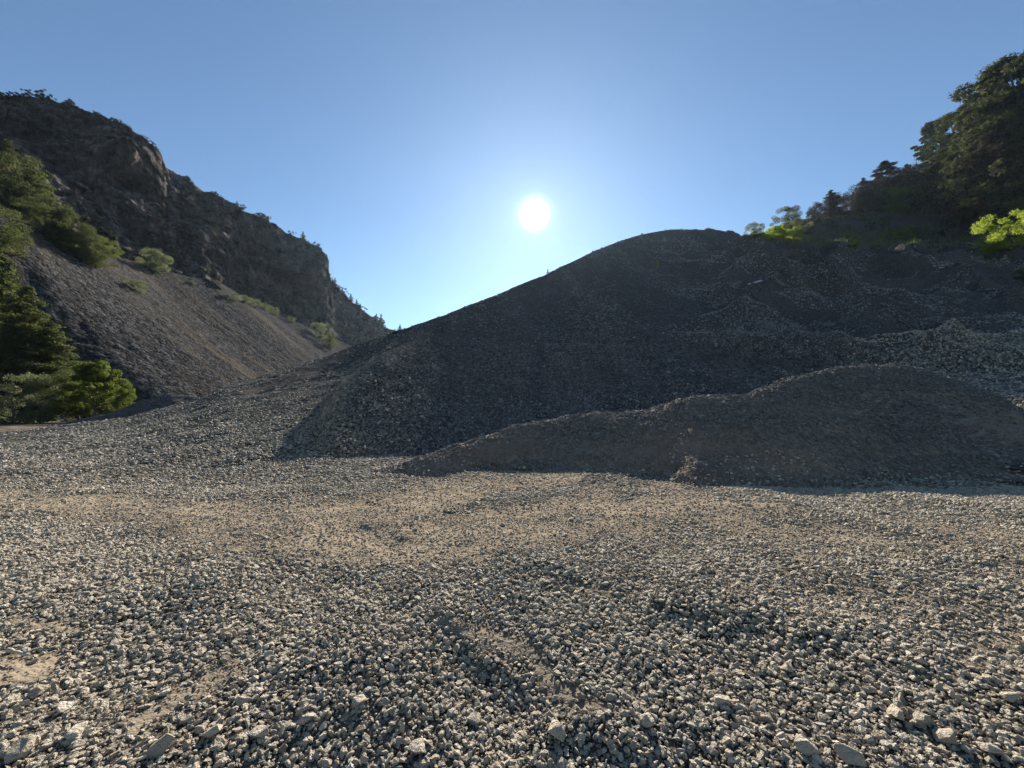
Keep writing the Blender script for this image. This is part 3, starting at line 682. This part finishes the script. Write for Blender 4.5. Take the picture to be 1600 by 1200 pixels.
def kind(key, cl, n, size, leaf, h, r0, name, bark=M_bark, nl=14, asp=.55):
    V, Fc, T = leaves(cl, n, size, hash_(key), asp)
    cm = np_mesh(name + '_crown', V, Fc, leaf, smooth=False, attr={'tone': T})
    KIND[key] = (name, cm, trunk_mesh(name + '_trunk', cl, h, r0, hash_(key), bark, nl))
def hash_(k): return sum(ord(c) * (i + 3) for i, c in enumerate(k)) % 9973
for i in range(3): kind('con%d' % i, cl_conifer(10 + i, .22 + .03 * i), 15000, .0085, L_conifer, .97, .018, 'conifer_tree', nl=40)
for i in range(3): kind('pin%d' % i, cl_pine(20 + i, .17 + .025 * i), 34000, .0062, L_brown if i == 1 else L_conifer, .93, .02, 'pine_tree', nl=22)
for i in range(3): kind('brd%d' % i, cl_broad(30 + i, .8 + .15 * i, 46), 24000, .010, L_green, .85, .03, 'broadleaf_tree', nl=24)
for i in range(3): kind('brt%d' % i, cl_broad(40 + i, 1.1 + .35 * i, 60, .04), 22000, .013, L_bright, .7, .03, 'leafy_bush', nl=24)
for i in range(2): kind('olv%d' % i, cl_broad(50 + i, 1.2 + .4 * i, 60, .04), 17000, .013, L_olive, .7, .03, 'grey_green_bush', nl=24)
for i in range(3): kind('brn%d' % i, cl_conifer(60 + i, .30, 44, .10, .03, .6), 14000, .011, L_brown, .97, .02, 'brown_tree', nl=50)
for i in range(3): kind('scr%d' % i, cl_broad(70 + i, 1.3 + .3 * i, 16, .03), 900, .055, L_scrub, .6, .03, 'scrub_bush', nl=8)
for i in range(2): kind('brw%d' % i, cl_broad(65 + i, .95, 46, .03), 15000, .011, L_brown, .93, .022, 'brown_tree', nl=40)
for i in range(2): kind('fgr%d' % i, cl_conifer(68 + i, .27, 60, .04, .05, .4), 26000, .0085, L_green, .97, .018, 'conifer_tree', nl=40)  # conifers in lighter leaf green, standing in for sun from the side
kind('sml', cl_conifer(80, .26, 18, .1), 1200, .03, L_conifer, .97, .03, 'small_conifer', nl=12)
kind('ded', cl_dead(90), 160, .012, L_brown, 1.0, .014, 'dead_tree', M_dead, nl=22, asp=.15)
_r = random.Random(77); _tri = []
kind('mid', cl_broad(44, 1.2, 60, .04), 22000, .013, L_mid, .7, .03, 'leafy_bush', nl=24)
for _i in range(70):
    _z = _r.uniform(.05, .95); _w = .72 * (1 - _z) ** .8 + .05; _a = _r.uniform(0, 6.28); _u = _r.uniform(.2, 1) * _w
    _tri.append(((math.cos(_a) * _u, math.sin(_a) * _u, _z), (_r.uniform(.06, .12),) * 2 + (_r.uniform(.05, .09),)))
kind('tri', _tri, 26000, .013, L_mid, .7, .03, 'leafy_bush', nl=24)
def plant(key, px, py, hpx, label, cat, group=None, wide=1.0, sink=.02, depth=None, lean=0.0, name=None):
    if depth is None:
        p, nr = hit(px, py)
        if p is None: return None
    else: p = Vector(tuple(at(px, py, depth)))
    hh = hpx / F * p.y * 1.0
    nm, cm, tm = KIND[key]; e = bpy.data.objects.new(name or nm, None); COL.objects.link(e)
    e.empty_display_size = .3; e.location = p - Vector((0, 0, sink * hh)); e.rotation_euler = (0, lean, random.uniform(0, 6.28)); e.scale = (hh * wide, hh * wide, hh)
    tag(e, label, cat, group)
    link('crown', cm, e); link('trunk', tm, e)
    return e
# left slope
plant('con1', 6, 262, 60, 'small dark conifer at the left edge above the yellow-green foliage', 'tree', wide=1.6)
plant('brd0', 12, 322, 92, 'yellow-green tree at the top of the upper left row', 'tree', wide=1.1)
plant('fgr0', 40, 340, 75, 'feathery tree second from the top of the upper left row', 'tree', wide=1.5)
plant('brd1', -18, 396, 92, 'bright green tree cut by the left edge beside the scree', 'tree')
plant('brd2', 66, 366, 62, 'round light green tree in the middle of the upper left row', 'tree')
plant('fgr1', 92, 386, 66, 'pointed feathery tree in the middle of the upper left row', 'tree', wide=1.5)
plant('brd0', 112, 398, 56, 'rounded green tree on the scree edge below the pointed one', 'tree', wide=1.1)
plant('brd1', 132, 410, 58, 'olive green tree near the lower end of the upper left row', 'tree')
plant('brd2', 150, 418, 42, 'low shaggy green tree at the right end of the upper left row', 'tree')
plant('scr0', 50, 300, 40, 'dark tree high behind the top of the upper left row', 'tree')
plant('scr2', 84, 348, 42, 'dark tree against the shaded cliff above the row', 'tree')
plant('mid', 166, 400, 32, 'small bright yellow-green bush at the cliff foot', 'bush')
plant('scr1', 150, 385, 34, 'dark bush in the shade of the cliff', 'bush')
plant('olv0', 240, 424, 38, 'sparse green bush standing alone at the cliff foot', 'bush')
plant('olv1', 214, 456, 20, 'small dry bush with a long shadow on the scree', 'bush')
plant('olv1', 500, 528, 26, 'upper green bush on the far end of the scree', 'bush', wide=.8)
plant('brd2', 516, 545, 24, 'lower green bush on the far end of the scree', 'bush', wide=.9)
for i, (x, y, h) in enumerate([(352, 466, 9), (366, 470, 12), (382, 474, 14), (398, 480, 14), (412, 485, 13), (425, 491, 13), (300, 445, 8), (455, 503, 9)]):
    plant('olv%d' % (i % 2), x, y, h, 'low grey-green shrub in the line along the foot of the cliff', 'bush', 'low shrubs along the foot of the cliff')
# near left trees
plant('fgr0', -14, 604, 215, 'tall green conifer rising at the left edge of the photo', 'tree', wide=1.2, depth=62)
plant('fgr1', 30, 606, 165, 'broad drooping conifer right of the tallest left one', 'tree', wide=1.4, depth=60)
plant('con1', 12, 612, 120, 'dark conifer low down between the feathery ones', 'tree', wide=1.4, depth=57)
plant('fgr0', 72, 606, 108, 'lower green conifer leaning over the scree', 'tree', wide=1.6, depth=61)
plant('brd2', 96, 640, 66, 'leafy green shrub left of the biggest round bush', 'bush', depth=50, wide=.9)
plant('tri', 146, 648, 88, 'biggest bright green bush with a pointed top', 'bush', depth=48)
plant('mid', 118, 650, 50, 'green bush filling in under the pointed one', 'bush', depth=49, wide=.8)
plant('mid', 190, 642, 44, 'low bright bush at the right end of the leafy clump', 'bush', depth=47, wide=.62)
plant('olv1', 18, 662, 82, 'feathery grey-green shrub beside the pale road', 'bush', depth=46, wide=.8)
plant('olv0', 62, 658, 50, 'small feathery shrub between the road and the bright bushes', 'bush', depth=46, wide=.8)
plant('scr2', 120, 660, 45, 'dark shaded undergrowth bush under the bright bushes', 'bush', depth=50, wide=1.4)
# right hillside
plant('olv0', 1178, 372, 26, 'pale silvery bush at the left end of the terrace', 'bush')
plant('brd2', 1232, 366, 46, 'dark rounded tree standing against the sky on the terrace', 'tree', wide=.9)
plant('brt0', 1212, 374, 24, 'light green bush under the rounded terrace tree', 'bush')
plant('brt1', 1240, 374, 20, 'light green low bush right of the rounded terrace tree', 'bush')
plant('brw0', 1282, 342, 30, 'low scrubby brown tree at the left end of the ridge wood', 'tree')
plant('brn0', 1300, 339, 46, 'thin pointed brown tree near the left end of the ridge wood', 'tree', wide=1.5)
plant('brw1', 1314, 337, 36, 'rounded brown tree second from the left in the ridge wood', 'tree')
plant('ded', 1328, 335, 46, 'bare dead spire among the brown ridge trees', 'tree')
plant('ded', 1337, 334, 40, 'shorter bare dead spire right of the tall bare one', 'tree')
plant('brw0', 1338, 333, 42, 'brown bushy tree right of the dead spires', 'tree', wide=1.1)
plant('brn2', 1352, 331, 58, 'pointed brown tree left of the lime green bush', 'tree', wide=1.5)
plant('brw1', 1366, 330, 50, 'reddish brown tree behind the lime green bush', 'tree', wide=1.1)
plant('pin1', 1388, 328, 84, 'brown pointed pine above the lime green bush', 'tree', wide=1.2)
plant('brn1', 1376, 328, 64, 'slim brown tree just left of the pointed pine', 'tree', wide=1.4)
plant('brw0', 1406, 326, 62, 'round-topped brown tree beside the great dark pines', 'tree')
plant('brn0', 1422, 324, 74, 'ragged brown tree close against the great pines', 'tree', wide=1.5)
plant('ded', 1436, 320, 92, 'dead grey branches sticking out left of the great pines', 'tree')
plant('brw1', 1440, 322, 76, 'low brown tree filling the foot of the great pines', 'tree', wide=1.1)
plant('pin0', 1466, 318, 142, 'leftmost great dark pine with a flat tuft on top', 'tree')
plant('brw0', 1458, 330, 80, 'dark brown tree under the leftmost great pine', 'tree', wide=1.1)
plant('con2', 1484, 318, 118, 'dark drooping conifer just right of the leftmost great pine', 'tree', wide=1.2)
plant('pin2', 1502, 326, 168, 'second great dark pine from the left', 'tree')
plant('con0', 1522, 328, 186, 'pointed dark conifer between the second and third great pines', 'tree', wide=1.1)
plant('pin2', 1548, 332, 226, 'third great dark pine from the left', 'tree')
plant('pin1', 1530, 352, 130, 'brown pine in front of the third great pine', 'tree', wide=1.3)
plant('con1', 1560, 340, 235, 'dark conifer tucked between the tallest pines', 'tree')
plant('pin0', 1580, 345, 262, 'tallest dark pine at the right edge', 'tree', wide=1.1)
plant('pin1', 1572, 358, 170, 'broad brown pine in front of the tallest one', 'tree', wide=1.4)
plant('pin2', 1612, 350, 300, 'great pine cut by the right edge of the photo', 'tree')
plant('con2', 1606, 356, 200, 'dark conifer at the right edge under the great pine', 'tree', wide=1.3)
plant('pin0', 1660, 350, 330, 'great pine just beyond the right edge', 'tree')
for x, y, h, k, l in [(1196, 374, 14, 'brt1', 'small lime bush between the silvery bush and the rounded tree'), (1224, 374, 18, 'brt0', 'bright bush at the foot of the rounded terrace tree'), (1262, 366, 20, 'olv0', 'grey-green bush right of the rounded terrace tree'),
                      (1270, 350, 24, 'brw0', 'dark bush where the ridge wood begins'), (1300, 356, 10, 'olv1', 'little shrub on the upper terrace below the brown trees'), (1322, 362, 12, 'olv0', 'little shrub in the middle of the dark terrace'), (1350, 346, 12, 'olv1', 'small shrub left of the shaded green bush'),
                      (1365, 360, 14, 'scr1', 'dark bush in the middle of the terrace'), (1470, 372, 14, 'scr0', 'dark low bush left of the pale log'), (1500, 376, 10, 'olv1', 'small grass-like shrub just left of the pale log')]:
    plant(k, x, y, h, l, 'bush')
plant('brt1', 1384, 328, 36, 'lime green bush at the left of the ridge clump', 'bush')
plant('brt0', 1408, 332, 42, 'largest lime green bush below the brown ridge trees', 'bush', wide=1.1)
plant('brt1', 1448, 322, 28, 'small lime bush tucked under the great pines', 'bush')
plant('olv0', 1383, 352, 16, 'dull green bush in the shade below the lime bushes', 'bush')
plant('brt2', 1388, 375, 15, 'low bright bush at the left of the terrace edge', 'bush')
plant('brt1', 1412, 373, 18, 'bright bush in the middle of the terrace edge', 'bush', wide=1.3)
plant('olv1', 1440, 374, 24, 'grey-green bush at the right of the terrace edge', 'bush')
plant('brt0', 1336, 388, 13, 'tiny lone lime sprig on the gravel brink', 'bush')
plant('brt1', 1580, 390, 62, 'big sunlit lime bush at the right edge beside the pale log', 'bush')
plant('brd0', 1612, 385, 90, 'leafy green bush behind the big lime bush', 'bush')
plant('olv0', 1560, 352, 40, 'grey-green bush behind the pale log', 'bush')
plant('olv0', 1602, 440, 24, 'small bush on the gravel at the right edge', 'bush')
plant('sml', 856, 436, 17, 'lone little conifer poking over the gravel hill under the sun', 'tree', depth=51)
plant('brt0', 1027, 413, 5, 'tiny green plant near the top of the gravel hill', 'plant')
# skyline of the cliff
sx = np.array([p[0] for p in ctop], float); sy = np.array([p[1] for p in ctop], float)
def skyline(x0, x1, n, h0, h1, label, group, keys=('scr0', 'scr1', 'scr2')):
    for i in range(n):
        px = random.uniform(x0, x1); py = float(np.interp(px, sx, sy)) - 14
        if vn(px / 14.0, 3, 0, 8) < -.25: continue
        for k in range(40):
            p, _ = hit(px, py + k)
            if p is not None and p.y < 420: break
        else: continue
        h = h0 + (h1 - h0) * random.random() ** 2.2
        plant(random.choice(keys), px, py + k + random.uniform(1, 4), h, label, 'bush', group, wide=random.uniform(.7, 1.25), sink=random.uniform(.05, .25))
skyline(-5, 110, 24, 7, 18, 'dark shrub on the broad flat summit of the cliff', 'shrubs on the cliff summit')
skyline(110, 248, 24, 4, 11, 'small dark shrub on the upper skyline above the overhang', 'shrubs above the overhang')
skyline(256, 400, 28, 4, 13, 'dark shrub on the sloping skyline in the middle of the cliff', 'shrubs on the middle skyline')
skyline(400, 506, 20, 4, 12, 'dark shrub on the skyline of the far buttress', 'shrubs on the far buttress')
skyline(514, 625, 26, 5, 13, 'dark shrub on the low end of the skyline', 'shrubs on the low skyline')
for x, h, l in [(473, 15, 'lone pointed conifer on the skyline of the far buttress'), (370, 10, 'small pointed conifer halfway down the skyline'), (523, 13, 'pointed conifer just below the far buttress step'), (548, 14, 'upper of two pointed conifers on the low skyline'), (557, 13, 'lower of two pointed conifers on the low skyline'), (595, 18, 'tallest pointed conifer near the end of the ridge'), (588, 13, 'short conifer left of the tallest one on the ridge end'), (625, 11, 'last little conifer where the ridge meets the gravel hill')]:
    py = float(np.interp(x, sx, sy))
    for k in range(22):
        p, _ = hit(x, py - 12 + 1.6 * k)
        if p is not None: plant('sml', x, py - 12 + 1.6 * k + 1.5, h, l, 'tree', wide=1.4); break
# scrub on the rock face
for i in range(120):
    px = random.uniform(0, 560); u = random.uniform(.05, .92)
    py = float(np.interp(px, sx, sy)) * u + float(np.interp(px, [c[0] for c in cb], [c[1] for c in cb])) * (1 - u) - 25 * (1 - u)
    if fbm(px / 60, py / 30, s=7, o=2) < -.1: continue
    plant(random.choice(('scr0', 'scr1', 'scr2')), px, py, random.uniform(3, 9), 'dark scrub bush clinging to the shaded cliff face', 'bush', 'scrub on the cliff face')

# grass on the terrace: blades in tufts, one object
def grass():
    n = 1300; r = np.random.default_rng(5); V = []; T = []
    px = r.uniform(1170, 1600, n); band = r.integers(0, 5, n)
    py = np.array([374, 352, 345, 380, 366])[band] - (px - 1200) * np.array([-.01, .10, .05, -.01, 0.0])[band] + r.normal(0, 4, n)
    for a, b in zip(px, py):
        p, _ = hit(a, b)
        if p is None or p.y < 95 or p.y > 260: continue
        for k in range(9):
            x, y = p.x + r.normal(0, .7), p.y + r.normal(0, .7); h = r.uniform(.25, .9); w_ = .10; t = r.uniform(0, 6.28); dx, dy = math.cos(t) * w_, math.sin(t) * w_; lx, ly = r.normal(0, .15, 2)
            z = p.z - .08; V += [(x - dx, y - dy, z), (x + dx, y + dy, z), (x + lx + dx * .3, y + ly + dy * .3, z + h), (x + lx - dx * .3, y + ly - dy * .3, z + h)]
            T += [r.uniform(.2, 1)] * 4
    V = np.array(V); me = np_mesh('terrace_grass', V, np.arange(len(V)).reshape(-1, 4), L_grass, False, {'tone': T})
    tag(link('terrace_grass', me), 'thin green grass in rows along the terraced hillside', 'grass', kind='stuff')
grass()

# the thin sunlit air over the valley
bm = bmesh.new(); bmesh.ops.create_cube(bm, size=1.0)
for v in bm.verts: v.co = Vector((v.co.x * 1500, v.co.y * 1100 + 400, v.co.z * 262 + 129.0))
M_haze = bpy.data.materials.new('haze_air'); M_haze.use_nodes = True; M_haze.node_tree.nodes.clear()
_v = M_haze.node_tree.nodes.new('ShaderNodeVolumePrincipled'); _o = M_haze.node_tree.nodes.new('ShaderNodeOutputMaterial')
_v.inputs['Color'].default_value = (0.62, 0.82, 1.0, 1); _v.inputs['Density'].default_value = 0.00005; _v.inputs['Anisotropy'].default_value = 0.66
M_haze.node_tree.links.new(_v.outputs[0], _o.inputs['Volume'])
me = bpy.data.meshes.new('haze'); bm.to_mesh(me); bm.free(); me.materials.append(M_haze)
tag(link('haze', me), 'thin bright haze in the air against the sun', kind='stuff')
